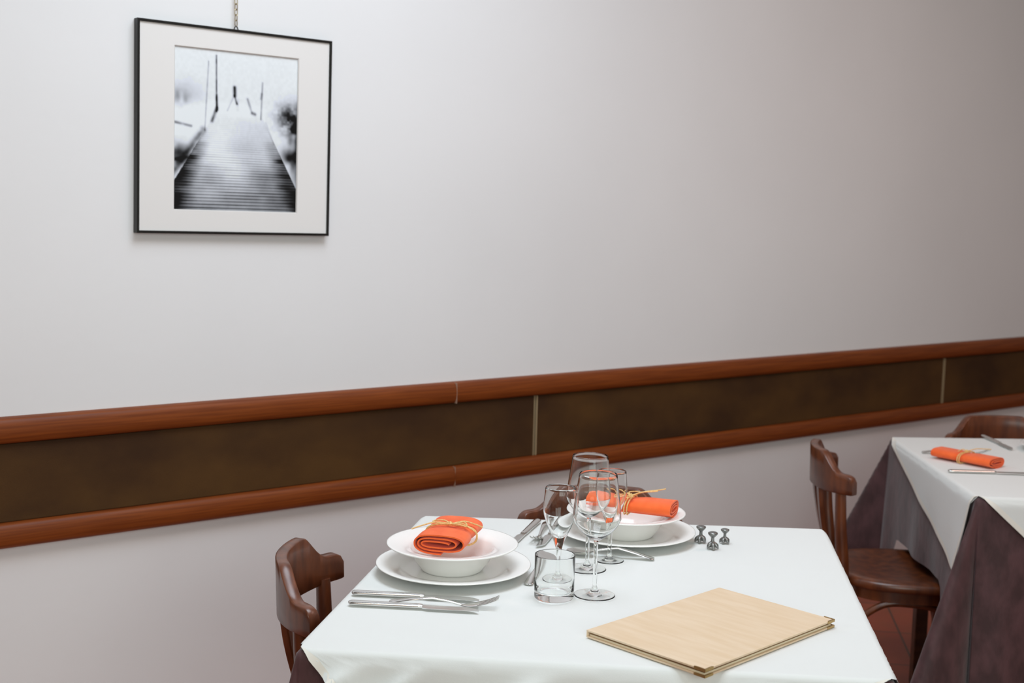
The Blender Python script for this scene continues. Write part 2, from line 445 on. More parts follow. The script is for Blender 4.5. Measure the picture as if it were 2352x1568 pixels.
class Drape:
    def __init__(self, BL, BR, FR, FL, fold=None, squash=None, wave=0.03, wd=0.2, ridges=()):
        self.wd = wd; self.ridges = ridges
        self.q = (BL, BR, FR, FL); self.fold = fold or {}; self.squash = squash; self.wave = wave
        e = (BR - BL + FR - FL).normalized(); self.eu = Vector((e.x, e.y, 0))
        e = (BL - FL + BR - FR).normalized(); self.ev = Vector((e.x, e.y, 0))
    def base(self, s, t):
        BL, BR, FR, FL = self.q
        a = (s + A) / (2 * A); c = (t + A) / (2 * A)
        return (FL * (1 - a) + FR * a) * (1 - c) + (BL * (1 - a) + BR * a) * c
    def at(self, s, t, off=0.0, R=0.011, under=False):
        cs = max(-A, min(A, s)); ct = max(-A, min(A, t))
        ox, oy = s - cs, t - ct
        d = hypot(ox, oy); p = self.base(cs, ct)
        if d < 1e-9:
            return Vector((p.x, p.y, TOP - (0.004 if under else 0.002) + off))
        if self.squash and under: d = self.squash(s, t, d)
        zb = TOP - (0.004 if under else 0.002)
        dirv = (self.eu * ox + self.ev * oy).normalized()
        # flare of the hanging cloth
        fl = 0.035; add = 0.0
        if abs(ox) > 1e-9 and abs(oy) > 1e-9:
            key = ('F' if oy < 0 else 'B') + ('L' if ox < 0 else 'R')
            ph = atan2(abs(oy), abs(ox))
            p0, wd, amp, c0, cw, ca = self.fold.get(key, (0.75, 0.35, 0.40, 0.1, 0.1, 0.03))
            fl = 0.035 + amp * exp(-((ph - p0) / wd) ** 2) - ca * exp(-((ph - c0) / cw) ** 2)
            # keep the two sides continuous
            e = min(ph, pi / 2 - ph) / 0.22
            fl = lerp(0.035, fl, sstep(0, 1, e))
        else:
            al = ct if abs(ox) > 1e-9 else cs
            edge = sstep(A, A - 0.05, abs(al))
            fl += edge * self.wave * (sin(al * 17 + (1.0 if abs(ox) > 1e-9 else 2.2)) + 0.6 * sin(al * 31 + 0.7)) * sstep(0.003, self.wd, d)
            if oy < -1e-9 and not under and self.ridges:
                fl += 0.05 * edge
                for (a_, w_, h_) in self.ridges:
                    fl += h_ * exp(-((al + 0.9 * d - a_) / w_) ** 2) * sstep(0.0, 0.05, d)
        arc = R * pi / 2
        if d < arc:
            th = d / R; out = R * sin(th); dz = R * (1 - cos(th))
        else:
            out = R + (d - arc) * sin(fl); dz = R + (d - arc) * cos(fl)
        n = off * (1 if d < arc * 0.5 else 1)
        r = Vector((p.x, p.y, zb)) + dirv * (out - (0.0015 if under and d > 0.002 else 0))
        if d < arc:
            th = d / R; r += dirv * (off * sin(th)); r.z += off * cos(th) - dz
        else:
            r += dirv * (off + (0.004 * sstep(0.0, 0.03, d) if off > 0 else 0)); r.z -= dz
        return r

def under_cloth(name, D, dl, dr, df, db, label):
    def axis(lo, hi):
        xs = []
        def over(n, L): return [L * (k / n) ** 1.6 for k in range(n, 0, -1)]
        xs += [-A - o for o in over(22, lo)]
        xs += [lerp(-A, A, k / 40) for k in range(41)]
        xs += [A + o for o in reversed(over(22, hi))]
        return xs
    X = axis(dl, dr); Y = axis(df, db); m = MB()
    vs = [D.at(x, y, under=True) for y in Y for x in X]; n = len(X)
    fs = [(j * n + i, j * n + i + 1, (j + 1) * n + i + 1, (j + 1) * n + i) for j in range(len(Y) - 1) for i in range(n - 1)]
    m.add(vs, fs)
    o = m.build(name, M['brown_cloth'], angle=180)
    return tag(o, label, 'tablecloth', 'brown patterned tablecloths')

def topper(name, D, tips, label, creases, margins, off=0.0025):
    # tips: nominal (s,t) of the four hanging points in order left, front, right, back
    m = MB(); N = 90
    def bump(s, t):
        z = 0.0
        for (x0, y0, nx, ny, h, w) in creases:
            z += h * exp(-(((s - x0) * nx + (t - y0) * ny) / w) ** 2)
        return z
    vs = []
    for j in range(N + 1):
        for i in range(N + 1):
            s, t = lerp(-A, A, i / N), lerp(-A, A, j / N)
            p = D.at(s, t, off); fade = sstep(A, A - 0.02, abs(s)) * sstep(A, A - 0.02, abs(t))
            p.z += (bump(s, t) + 0.0005 * (vnoise(s * 18 + 9, t * 18) - 0.5)) * fade
            vs.append(p)
    m.add(vs, [(j * (N + 1) + i, j * (N + 1) + i + 1, (j + 1) * (N + 1) + i + 1, (j + 1) * (N + 1) + i) for j in range(N) for i in range(N)])
    C = [(-A, A), (-A, -A), (A, -A), (A, A)]
    hm = MB()
    for k, tip in enumerate(tips):
        P, Q = Vector(C[k]), Vector(C[(k + 1) % 4]); T = Vector(tip)
        K = 26; rows = []
        ed = (Q - P).normalized(); out = Vector((ed.y, -ed.x))
        if out.dot(P + Q) < 0: out = -out
        P1, Q1 = P + out * 0.001, Q + out * 0.001
        ft = max(0.02, min(0.98, (T - P).dot(ed) / (Q - P).length))
        def hem_at(x):
            h = P1.lerp(T, x / ft) if x < ft else T.lerp(Q1, (x - ft) / (1 - ft))
            return h + out * (margins[k] * max(0, min(1, (x - 0.02) / 0.03, (0.98 - x) / 0.03)))
        xs = [i / N for i in range(N + 1)]
        kk = min(range(1, N), key=lambda i: abs(xs[i] - ft)); xh = list(xs); xh[kk] = ft
        for j in range(K + 1):
            f = (j / K) ** 1.5
            rows.append([D.at(*(P.lerp(Q, xs[i]).lerp(hem_at(xh[i]), f)), off) for i in range(N + 1)])
        vv = [p for r in rows for p in r]
        ff = [(j * (N + 1) + i, j * (N + 1) + i + 1, (j + 1) * (N + 1) + i + 1, (j + 1) * (N + 1) + i) for j in range(K) for i in range(N)]
        m.add(vv, ff)
        for X0, X1 in (((P1, T), (T, Q1)) if margins[k] < 0.01 else ()):
            dvec = (X1 - X0).normalized(); inn = Vector((-dvec.y, dvec.x))
            S = 60; strip = []
            for i in range(S + 1):
                e = X0.lerp(X1, i / S); ww = 0.012 * min(1, i / 4, (S - i) / 4)
                strip.append([D.at(e.x, e.y, off + 0.0012), D.at(e.x + inn.x * ww, e.y + inn.y * ww, off + 0.0012)])
            v2 = [p for r in strip for p in r]
            hm.add(v2, [(2 * i, 2 * i + 1, 2 * i + 3, 2 * i + 2) for i in range(S)])
    bmw = m
    o = bmw.build(name, M['white_cloth'], angle=180)
    bm = bmesh.new(); bm.from_mesh(o.data); bmesh.ops.remove_doubles(bm, verts=bm.verts[:], dist=0.0004)
    bmesh.ops.dissolve_degenerate(bm, dist=1e-5, edges=bm.edges[:])
    bmesh.ops.recalc_face_normals(bm, faces=bm.faces[:]); bm.to_mesh(o.data); bm.free()
    for p in o.data.polygons: p.use_smooth = True
    tag(o, label, 'tablecloth', 'white overcloths')
    hm.build('hem', M['hem'], o, angle=180)
    return o

def table(D, label):
    m = MB()
    BL, BR, FR, FL = D.q
    cen = (BL + BR + FR + FL) / 4; rz = ang(FL, FR)
    root = empty('dining_table', (cen.x, cen.y, 0), rz, label, 'table')
    iv = Matrix.Rotation(-rz, 3, 'Z')
    loc = [iv @ (p - cen) for p in D.q]
    def shrunk(f, z): return [Vector((p.x * f, p.y * f, z)) for p in loc]
    m.loft([shrunk(0.99, TOP - 0.036), shrunk(0.99, TOP - 0.006)])
    m.build('tabletop', M['tablewood'], root, smooth=False, bevel=0.003)
    for p in loc:
        q = MB(); x, y = p.x * 0.78, p.y * 0.82
        q.box(x - 0.019, x + 0.019, y - 0.019, y + 0.019, 0.0, TOP - 0.036)
        q.build('leg', M['tablewood'], root, smooth=False, bevel=0.003)
    return root

# table 1
D1 = Drape(L1(-0.427, 0.375), L1(0.438, 0.459), L1(0.445, -0.447), L1(-0.451, -0.490), wave=0.07, wd=0.08, ridges=[(-0.345, 0.018, 0.75), (-0.245, 0.016, 0.60), (-0.05, 0.026, 0.62), (0.17, 0.05, 0.40), (0.37, 0.03, 0.40)],
           fold={'FL': (0.45, 0.45, 0.20, 1.15, 0.2, 0.05)})
table(D1, 'wooden table hidden under the nearer white and brown cloths')
under_cloth('tablecloth', D1, 0.27, 0.27, 0.27, 0.27, 'dark brown patterned tablecloth showing at the left corner of the nearer table')
topper('tablecloth', D1, [(-A - 0.10, 0.41), (-0.10, -A - 0.36), (A + 0.2, -0.22), (0.15, A + 0.2)],
       'white overcloth spread on the nearer table under the beige menu',
       [(0.0, -0.17, 0.12, 0.993, 0.0010, 0.006), (0.0, 0.17, 0.12, 0.993, 0.0006, 0.006), (-0.15, 0, 0.993, -0.12, 0.0006, 0.006), (0.3, -0.1, 0.5, 0.86, 0.0007, 0.010), (-0.2, -0.40, 0.25, 0.97, 0.0010, 0.02)], (0.012, 0.001, 0.012, 0.012))

# table 2
P2 = dict(BL=Vector((1.194, 3.948, 0)), FL=Vector((1.170, 3.136, 0)))
P2['BR'] = P2['BL'] + Vector((0.88, 0.062, 0)); P2['FR'] = P2['FL'] + Vector((0.89, -0.02, 0))
def squash2(s, t, d):
    # the cloth lies rucked up on the chair seat along this side
    if s < -A and d > 0.24:
        return 0.24 + (d - 0.24) * lerp(1.0, lerp(0.10, 0.48, sstep(0.26, 0.36, t)), sstep(-0.33, -0.21, t))
    return d
D2 = Drape(P2['BL'], P2['BR'], P2['FR'], P2['FL'], wave=0.02, squash=squash2,
           fold={'FL': (0.45, 0.42, 0.34, 1.22, 0.16, 0.07), 'BL': (0.62, 0.40, 0.40, 0.12, 0.2, 0.03)})
table(D2, 'wooden table hidden under the cloths behind the full bistro chair')
under_cloth('tablecloth', D2, 0.66, 0.27, 0.66, 0.27, 'long dark brown patterned tablecloth hanging from the farther table at right')
topper('tablecloth', D2, [(-A - 0.215, -A + 0.085), (0.0, -A - 0.40), (A + 0.2, 0.22), (-0.2, A + 0.2)],
       'white overcloth on the farther table, its point hanging beside the chair seat',
       [(-0.25, 0, 0.96, 0.28, 0.0012, 0.008)], (0.004, 0.001, 0.012, 0.012))

# ------------------------------------------------------------------ chairs (faces +x, origin on the floor under the seat centre)
def chair(label):
    root = empty('bistro_chair', (0, 0, 0), 0, label, 'chair', 'dark wooden bistro chairs')
    ch = M['chair']
    # seat
    def outline(al, grow=0.0):
        x, y = cos(al), sin(al)
        r = 0.205 * (1 - 0.045 * cos(4 * al)) + grow
        return r * x * (1.20 if x > 0 else 1.0), r * y * (1.0 + 0.05 * x)
    m = MB(); n = 64; rings = []
    for (g, z) in [(-0.012, 0.434), (-0.003, 0.436), (0, 0.442), (0, 0.452), (-0.004, 0.459), (-0.012, 0.462), (-0.035, 0.4615), (-0.075, 0.457), (-0.13, 0.454), (-0.19, 0.453)]:
        rings.append([(*outline(2 * pi * k / n, g), z) for k in range(n)])
    m.loft(rings); m.build('seat', ch, root, angle=60)
    m = MB(); rings = []
    for (g, z) in [(-0.03, 0.400), (-0.022, 0.402), (-0.022, 0.4345), (-0.05, 0.4345), (-0.05, 0.400)]:
        rings.append([(*outline(2 * pi * k / n, g), z) for k in range(n)])
    m.loft(rings, closed=True); m.build('seat_ring', ch, root, angle=40)
    # curved crest rail
    R, a0, cx = 0.245, radians(48.7), 0.0
    XB = -0.012
    def tops(s):
        z = 0.802 - 0.052 * sstep(0.46, 0.84, s)
        return z
    m = MB(); rings = []; NA = 72
    for i in range(NA + 1):
        al = lerp(-a0, a0, i / NA); s = abs(R * sin(al)) / (R * sin(a0))
        zt = tops(s); zb = 0.692 + 0.004 * sstep(0.5, 1, s)
        e = (1 - s) * 0.19
        cutr = 0.018
        if e < cutr:
            c_ = cutr - sqrt(max(0, cutr ** 2 - (cutr - e) ** 2)); zt -= c_ * 0.85; zb += c_ * 0.12
        th = 0.0115; r_ = 0.0028
        sec = []
        for (dr, zz) in [(-th + r_, zb), (th - r_, zb), (th, zb + r_), (th, lerp(zb, zt, 0.33)), (th, lerp(zb, zt, 0.66)), (th, zt - r_), (th - r_, zt), (-th + r_, zt), (-th, zt - r_), (-th, lerp(zb, zt, 0.66)), (-th, lerp(zb, zt, 0.33)), (-th, zb + r_)]:
            rr = R + dr; lean = -0.03 * (zz - 0.70)
            sec.append((XB - rr * cos(al) + lean, rr * sin(al), zz))
        rings.append(sec)
    m.loft(rings); m.build('crest_rail', ch, root, angle=50)
    # rear posts running into rear legs
    for sg in (-1, 1):
        al = radians(37); px, py = XB - (R - 0.004) * cos(al), sg * (R - 0.004) * sin(al)
        pts = cr([(px, py, 0.705), (px + 0.006, py - sg * 0.006, 0.60), (-0.186, sg * 0.130, 0.45), (-0.196, sg * 0.140, 0.25), (-0.245, sg * 0.172, 0.0)], 8)
        rr = [lerp(0.0145, 0.0185, min(1, (0.705 - p.z) / 0.25)) if p.z > 0.45 else lerp(0.013, 0.0185, p.z / 0.45) for p in pts]
        m = MB(); m.tube(pts, rr, 14); m.build('rear_leg', ch, root)
    # forked back splat
    m = MB()
    for sg in (-1, 1):
        path = cr([(XB - R + 0.008, sg * 0.050, 0.705), (XB - R + 0.016, sg * 0.042, 0.64), (-0.226, sg * 0.024, 0.56), (-0.198, sg * 0.016, 0.455)], 8)
        rings = []
        for q in path:
            wv = lerp(0.015, 0.024, sstep(0.46, 0.70, q.z)); t = 0.007
            rings.append([(q.x + dx, q.y + dy, q.z) for dx, dy in ((-t, -wv), (t, -wv), (t, wv), (-t, wv))])
        m.loft(rings)
    m.build('splat', ch, root, bevel=0.003, angle=50)
    # front legs
    for sg in (-1, 1):
        pts = cr([(0.135, sg * 0.140, 0.434), (0.14, sg * 0.143, 0.25), (0.158, sg * 0.158, 0.0)], 8)
        m = MB(); m.tube(pts, [lerp(0.012, 0.019, p.z / 0.434) for p in pts], 14); m.build('front_leg', ch, root)
    # bent side hoops
    for sg in (-1, 1):
        pts = cr([(-0.194, sg * 0.140, 0.20), (-0.165, sg * 0.150, 0.31), (-0.085, sg * 0.158, 0.388), (0.0, sg * 0.160, 0.398), (0.075, sg * 0.156, 0.380), (0.125, sg * 0.146, 0.30), (0.139, sg * 0.142, 0.20)], 8)
        m = MB(); m.tube(pts, 0.0095, 12); m.build('hoop', ch, root)
    return root

# left chair at table 1
c0 = chair('dark wooden bistro chair at the left edge of the nearer table')
c0.location = L1(-0.350, -0.050, 0); c0.rotation_euler = (0, 0, T1R + radians(8))
dup(c0, L1(-0.040, 0.360, 0), T1R + radians(-90 + 3), 'dark wooden bistro chair behind the nearer table, between the white soup plates')
dup(c0, (1.127, 3.572, 0), radians(-6), 'dark wooden bistro chair with its whole seat showing, between the two tables')
dup(c0, (1.615, 3.950, 0), radians(-90 + 3), 'dark wooden bistro chair behind the farther table at the right edge')

# ------------------------------------------------------------------ china
def charger(label, loc, group='white dinner plates'):
    m = MB()
    prof = [(0, 0.004), (0.060, 0.004), (0.066, 0.0), (0.072, 0.0), (0.080, 0.004), (0.100, 0.0085), (0.125, 0.0150), (0.143, 0.0185), (0.1452, 0.0197), (0.1445, 0.0210), (0.142, 0.0212),
            (0.125, 0.0185), (0.106, 0.0145), (0.100, 0.0118), (0.095, 0.0085), (0.088, 0.0070), (0.05, 0.0066), (0, 0.0066)]
    m.lathe(prof, 96)
    o = m.build('dinner_plate', M['china'], angle=180); o.location = loc
    return tag(o, label, 'plate', group)
def soup(label, loc):
    m = MB()
    prof = [(0, 0.0030), (0.046, 0.0030), (0.050, 0.0), (0.056, 0.0), (0.059, 0.004), (0.070, 0.018), (0.079, 0.0370), (0.084, 0.0420), (0.100, 0.0450), (0.1215, 0.0495), (0.1232, 0.0508), (0.1222, 0.0522), (0.119, 0.0522),
            (0.098, 0.0482), (0.083, 0.0455), (0.077, 0.0415), (0.070, 0.0260), (0.062, 0.0120), (0.052, 0.0070), (0.03, 0.006), (0, 0.006)]
    m.lathe(prof, 96)
    o = m.build('soup_plate', M['china'], angle=180); o.location = loc
    return tag(o, label, 'plate', 'white soup plates')
PA = (-0.2905, -0.047); PB = (0.0180, 0.2820); PC = (1.668, 3.755)
OFF = 0.0019
ZT = TOP + OFF
d0 = charger('wide white dinner plate on the left side of the nearer table, under a soup plate', L1(*PA, ZT))
s0 = soup('white soup plate at the left of the nearer table, holding a napkin', L1(PA[0] - 0.003, PA[1], ZT + 0.0068))
d1 = dup(d0, L1(*PB, ZT), 0, 'wide white dinner plate behind the stemmed glasses, near the three claw stands')
s1_ = dup(s0, L1(PB[0], PB[1] + 0.001, ZT + 0.0068), 0, 'white soup plate behind the stemmed glasses, on a dinner plate')
d2 = dup(d0, (PC[0], PC[1], ZT), 0, 'white dinner plate on the farther table, at the right edge of the picture')
s2 = dup(s0, (PC[0], PC[1], ZT + 0.0068), 0, 'white soup plate on the farther table, at the right edge of the picture')

# ------------------------------------------------------------------ napkins: flattened roll along +x, origin under the middle
def napkin(label, length, a=0.038, bh=0.0165, tails=((-0.02, 0.085, 0.020), (0.03, -0.075, 0.012)), loops=True, band=1):
    root = empty('napkin', (0, 0, 0), 0, label, 'napkin', 'orange rolled napkins')
    # spiral sheet
    turns = 2.75; NP = 150; t = 0.0013; path = []
    for i in range(NP + 1):
        f = i / NP; th = -pi * 0.5 + 2 * pi * turns * f
        k = 1 - 0.62 * f
        e = 0.62
        cx_, sx_ = cos(th), sin(th)
        px = (a * (1 - 0.55 * f)) * math.copysign(abs(cx_) ** e, cx_) + 0.010 * f
        pz = (bh * (1 - 0.86 * f)) * math.copysign(abs(sx_) ** 0.9, sx_) + bh
        path.append(Vector((px, pz)))
    sec_o, sec_i = [], []
    for i, p in enumerate(path):
        tg = (path[min(i + 1, NP)] - path[max(i - 1, 0)]).normalized(); nn = Vector((tg.y, -tg.x))
        sec_o.append(p + nn * t); sec_i.append(p - nn * t)
    prof = sec_o + sec_i[::-1]
    m = MB(); rings = []; NX = 14
    for j in range(NX + 1):
        f = j / NX; x = lerp(-length / 2, length / 2, f)
        pinch = 1 - 0.10 * exp(-((f - 0.5) / 0.10) ** 2)
        rings.append([(x, q.x * (pinch + 0.02 * sin(f * 7)), q.y * pinch) for q in prof])
    m.loft(rings, cap0=False, cap1=False)
    # end caps as quads across the sheet thickness
    n = len(prof)
    for base in (0, NX * n):
        pass
    off0 = 0
    for ring_i in (0, NX):
        o0 = ring_i * n
        m.f += [(o0 + i, o0 + i + 1, o0 + n - 2 - i, o0 + n - 1 - i) for i in range(NP)]
    m.build('folded_cloth', M['orange'], root, angle=60)
    # raffia
    rf = MB(); hh = 2 * bh * 0.91
    def bandcurve(x, g=0.0022):
        pts = []
        for i in range(40):
            th = 2 * pi * i / 40; c_, s_ = cos(th), sin(th)
            pts.append((x + 0.002 * s_, (a * 0.905 + g) * math.copysign(abs(c_) ** 0.62, c_), hh / 2 + 0.0008 + (hh / 2 + g) * math.copysign(abs(s_) ** 0.85, s_)))
        return [p if p[2] > 0.0012 else (p[0], p[1], 0.0012) for p in pts]
    for bi in range(band):
        rf.tube(bandcurve(0.006 * bi - 0.003 * (band - 1)), 0.0019, 8, closed=True, flat=0.7)
    ztop = hh + 0.004
    rf.build('raffia_band', M['raffia'], root)
    bo = MB()
    if loops:
        bo.tube(cr([(0, 0, ztop), (0.012, 0.018, ztop + 0.004), (0.004, 0.036, ztop + 0.003), (-0.010, 0.022, ztop + 0.003), (0, 0, ztop + 0.001)], 8), 0.0016, 8, flat=0.8)
        bo.tube(cr([(0, 0, ztop), (-0.012, -0.016, ztop + 0.004), (-0.014, -0.032, ztop + 0.002), (0.008, -0.022, ztop + 0.004), (0, 0, ztop + 0.001)], 8), 0.0016, 8, flat=0.8)
    for (tx, ty, tz) in tails:
        bo.tube(cr([(0, 0, ztop + 0.001), (tx * 0.4, ty * 0.4, ztop + 0.006 + tz * 0.2), (tx * 0.75, ty * 0.75, ztop + 0.003 + tz * 0.6), (tx, ty, ztop + tz)], 8), 0.0017, 8, flat=0.8)
    bo.tube([(-0.004, 0, ztop), (0.0, 0.002, ztop + 0.003), (0.004, 0, ztop)], 0.003, 8)
    bo.build('raffia_bow', M['raffia'], root)
    return root

ZN = ZT + 0.0068 + 0.0500
nA = napkin('orange napkin tied with a raffia bow, its rolled end showing, in the left soup plate', 0.150, a=0.0520, bh=0.0185,
            tails=((-0.024, 0.070, -0.008), (-0.012, -0.050, -0.008), (0.034, -0.052, -0.010)))
nA.location = L1(-0.2945, -0.056, ZN); nA.rotation_euler = (0, 0, T1R + radians(86))
nB = napkin('orange napkin with a raffia band, in the soup plate behind the stemmed glasses', 0.185, a=0.040, bh=0.0165,
            tails=((0.064, 0.040, 0.014), (0.050, 0.028, 0.010), (-0.05, 0.03, 0.004)), band=2)
nB.location = L1(0.026, 0.277, ZN); nB.rotation_euler = (0, 0, T1R + radians(-14))
nC = napkin('orange napkin roll lying directly on the white cloth of the farther table', 0.185, a=0.041, bh=0.0150,
            tails=((0.03, 0.075, 0.004), (-0.02, -0.01, -0.002)), band=2, loops=False)
nC.location = (1.285, 3.560, ZT); nC.rotation_euler = (0, 0, radians(-52))
nD = napkin('orange napkin with raffia tails on the soup plate at the right edge', 0.150, a=0.040, bh=0.0165,
            tails=((-0.1, 0.188, -0.003), (-0.12, 0.160, -0.013)))
nD.location = (PC[0], PC[1], ZN); nD.rotation_euler = (0, 0, radians(96))

# ------------------------------------------------------------------ cutlery along +x from the handle end, origin at handle end on the cloth
def strip_loft(m, stations, round_=True):
    # stations: (x, half width, half thickness, z centre, y centre)
    rings = []
    for (x, w, t, z, y) in stations:
        rings.append([(x, y + w * cos(2 * pi * k / 14), z + t * sin(2 * pi * k / 14)) for k in range(14)])
    m.loft(rings)
def handle_stations(L, w0, w1, t):
    st = []
    for f in (0, 0.012, 0.03, 0.06, 0.12, 0.3, 0.6, 0.85, 0.97, 1.0):
        w = lerp(w0, w1, f); k = sqrt(max(0.02, 1 - (1 - min(1, f / 0.06)) ** 2))
        st.append((f * L, w * k, t * (0.5 + 0.5 * k), t + 0.0003, 0))
    return st
def knife(label, L=0.225, hl=0.55):
    root = empty('table_knife', (0, 0, 0), 0, label, 'knife', 'steel table knives')
    H = L * hl; m = MB(); st = handle_stations(H, 0.0088, 0.0070, 0.0042)
    st += [(H + 0.004, 0.0060, 0.0036, 0.0043, 0)]
    strip_loft(m, st); m.build('handle', M['steel'], root, angle=60)
    m = MB(); rings = []; BL_ = L - H
    for f in (0, 0.05, 0.12, 0.5, 0.8, 0.9, 0.96, 1.0):
        x = H + 0.002 + f * (BL_ - 0.002)
        y1 = 0.0055 + 0.0005 * f
        yl = -0.0055 - 0.0050 * sstep(0, 0.14, f)
        if f > 0.75: y1 -= 0.013 * ((f - 0.75) / 0.25) ** 2.2
        z = 0.0040; t = 0.0011
        rings.append([(x, yl, z - 0.0003), (x, (y1 + yl) / 2, z - t), (x, y1, z - t), (x, y1, z + t), (x, (y1 + yl) / 2, z + t * 0.8), (x, yl, z + 0.0003)])
    m.loft(rings); m.build('blade', M['blade'], root, angle=30)
    return root
def fork(label, L=0.195):
    root = empty('table_fork', (0, 0, 0), 0, label, 'fork', 'steel forks')
    H = L * 0.66; m = MB()
    st = []
    for f, w, t, z in [(0, 0.004, 0.0012, 0.003), (0.015, 0.0085, 0.0017, 0.003), (0.06, 0.0098, 0.0018, 0.0035), (0.3, 0.0078, 0.0019, 0.009), (0.6, 0.0045, 0.0020, 0.0125), (0.85, 0.0030, 0.0021, 0.0075), (1.0, 0.0034, 0.0020, 0.0030)]:
        st.append((f * H, w, t, z, 0))
    strip_loft(m, st); m.build('handle', M['steel'], root, angle=60)
    m = MB(); hl = L - H
    def hz(f): return 0.0026 - 0.0006 * f + 0.017 * f * f
    st = [(H - 0.001 + hl * f, w, 0.0014, hz(f), 0) for f, w in [(0, 0.0034), (0.08, 0.0060), (0.18, 0.0100), (0.30, 0.0118), (0.44, 0.0122), (0.48, 0.0115)]]
    strip_loft(m, st)
    for k in range(4):
        y = (k - 1.5) * 0.0067
        st = [(H + hl * f, w, 0.0012, hz(f), y * (1 + 0.03 * f)) for f, w in [(0.43, 0.0022), (0.7, 0.0020), (0.92, 0.0015), (1.0, 0.0006)]]
        strip_loft(m, st)
    m.build('tines', M['steel'], root, angle=60)
    return root
def spoon(label, L=0.18, sc=1.0):
    root = empty('spoon', (0, 0, 0), 0, label, 'spoon', 'steel dessert spoons')
    H = L * 0.68; m = MB(); st = []
    for f, w, t, z in [(0, 0.004, 0.0012, 0.0022), (0.02, 0.0080, 0.0016, 0.0022), (0.07, 0.0088, 0.0017, 0.003), (0.3, 0.0068, 0.0018, 0.010), (0.6, 0.0042, 0.0020, 0.0165), (0.85, 0.0032, 0.0022, 0.0125), (1.0, 0.0042, 0.0018, 0.0095)]:
        st.append((f * H, w * sc, t, z, 0))
    strip_loft(m, st); m.build('handle', M['steel'], root, angle=60)
    m = MB(); bl = (L - H) / 2; bx = H + bl - 0.002; bw = 0.0185 * sc; N = 32
    rings = []
    for side in (0, 1):
        rr = [(1.0, 0.0), (0.85, -0.0032), (0.6, -0.0060), (0.3, -0.0076), (0.02, -0.0082)]
        if side: rr = rr[::-1]
        for r, dz in rr:
            ring = []
            for k in range(N):
                th = 2 * pi * k / N; x = bl * r * cos(th); wv = bw * (1 - 0.14 * cos(th))
                ring.append((bx + x, wv * r * sin(th), 0.0100 + dz * sc - (0.0011 if side else 0) - 0.0012 * (x / bl)))
            rings.append(ring)
    m.loft(rings); m.build('bowl', M['steel'], root, angle=60)
    return root
def put1(o, u, v, a): o.location = L1(u, v, ZT); o.rotation_euler = (0, 0, T1R + a); return o
def put2(o, x, y, a): o.location = (x, y, ZT); o.rotation_euler = (0, 0, a); return o
def aim(u0, v0, u1, v1): return atan2(v1 - v0, u1 - u0)
k0 = put1(knife('steel knife lying nearest the left soup plate, handle toward the left chair', 0.226), -0.4410, -0.2190, aim(-0.4432, -0.2204, -0.2179, -0.2101))
k1 = put1(dup(k0, label='steel knife at the left of the table, nearest the front edge'), -0.4325, -0.2755, aim(-0.4347, -0.2765, -0.2252, -0.2682))
f0 = put1(fork('steel fork between the two knives in front of the left soup plate', 0.190), -0.3666, -0.2500, radians(3))
k2 = put1(dup(k0, label='steel knife with handle at the back edge, farther left of the back pair'), -0.1770, 0.3760, aim(-0.1745, 0.3875, -0.1998, 0.2052))
f1 = put1(dup(f0, label='steel fork between the two knives at the back edge of the table'), -0.1540, 0.3700, aim(-0.1531, 0.3847, -0.163, 0.1711))
k3 = put1(dup(k0, label='steel knife at the back edge, seen just left of and through the front flute'), -0.1240, 0.3850, aim(-0.1268, 0.3909, -0.1480, 0.1943))
sp0 = put1(spoon('small steel spoon right of the left plates, half behind the tumbler', 0.155), -0.1440, -0.0980, aim(-0.1445, -0.094, -0.1193, 0.0518))
sp1 = put1(dup(sp0, label='steel spoon in front of the back plates, its bowl behind the stemmed glasses'), 0.0811, 0.1251, aim(0.0811, 0.1251, -0.0939, 0.1276))
sp1.scale = (1.14, 1.14, 1.14)
k4 = put2(dup(k0, label='steel knife in front of the napkin roll on the farther table'), 1.186, 3.415, radians(-1))
f2 = put2(dup(f0, label='steel fork half hidden behind the napkin roll on the farther table'), 1.202, 3.690, radians(-8))
k5 = put2(dup(k0, label='dark-looking knife pointing forward from the back edge of the farther table'), 1.487, 3.990, radians(-87))

# ------------------------------------------------------------------ glassware
def stem_glass(name, label, cat, group, loc, foot_r, prof_out, prof_in, stem_r, z_stem0, z_bowl):
    # prof_out from the stem up to the rim, prof_in back down to the bowl bottom on the axis
    p = [(0, 0.0006), (foot_r * 0.5, 0.0004), (foot_r * 0.9, 0.0001), (foot_r * 0.97, 0.0), (foot_r * 0.99, 0.0003), (foot_r, 0.0009), (foot_r * 0.99, 0.0015), (foot_r * 0.97, 0.0018), (foot_r * 0.9, 0.0020), (foot_r * 0.6, 0.0028), (foot_r * 0.36, 0.0043), (stem_r * 2.2, z_stem0 * 0.5), (stem_r * 1.15, z_stem0), (stem_r, z_stem0 * 1.6), (stem_r, z_bowl * 0.85)]
    def smooth(pts, n=5):
        q = cr([(r, z, 0) for r, z in pts], n); return [(max(0, v.x), v.y) for v in q]
    po = smooth([(stem_r, z_bowl * 0.85)] + prof_out)
    pi_ = smooth(prof_in)
    p2 = smooth(p[8:], 4)
    m = MB(); m.lathe(p[:8] + p2 + po[1:] + pi_, 72)
    o = m.build(name, M['glass'], angle=180); o.location = loc
    return tag(o, label, cat, group)
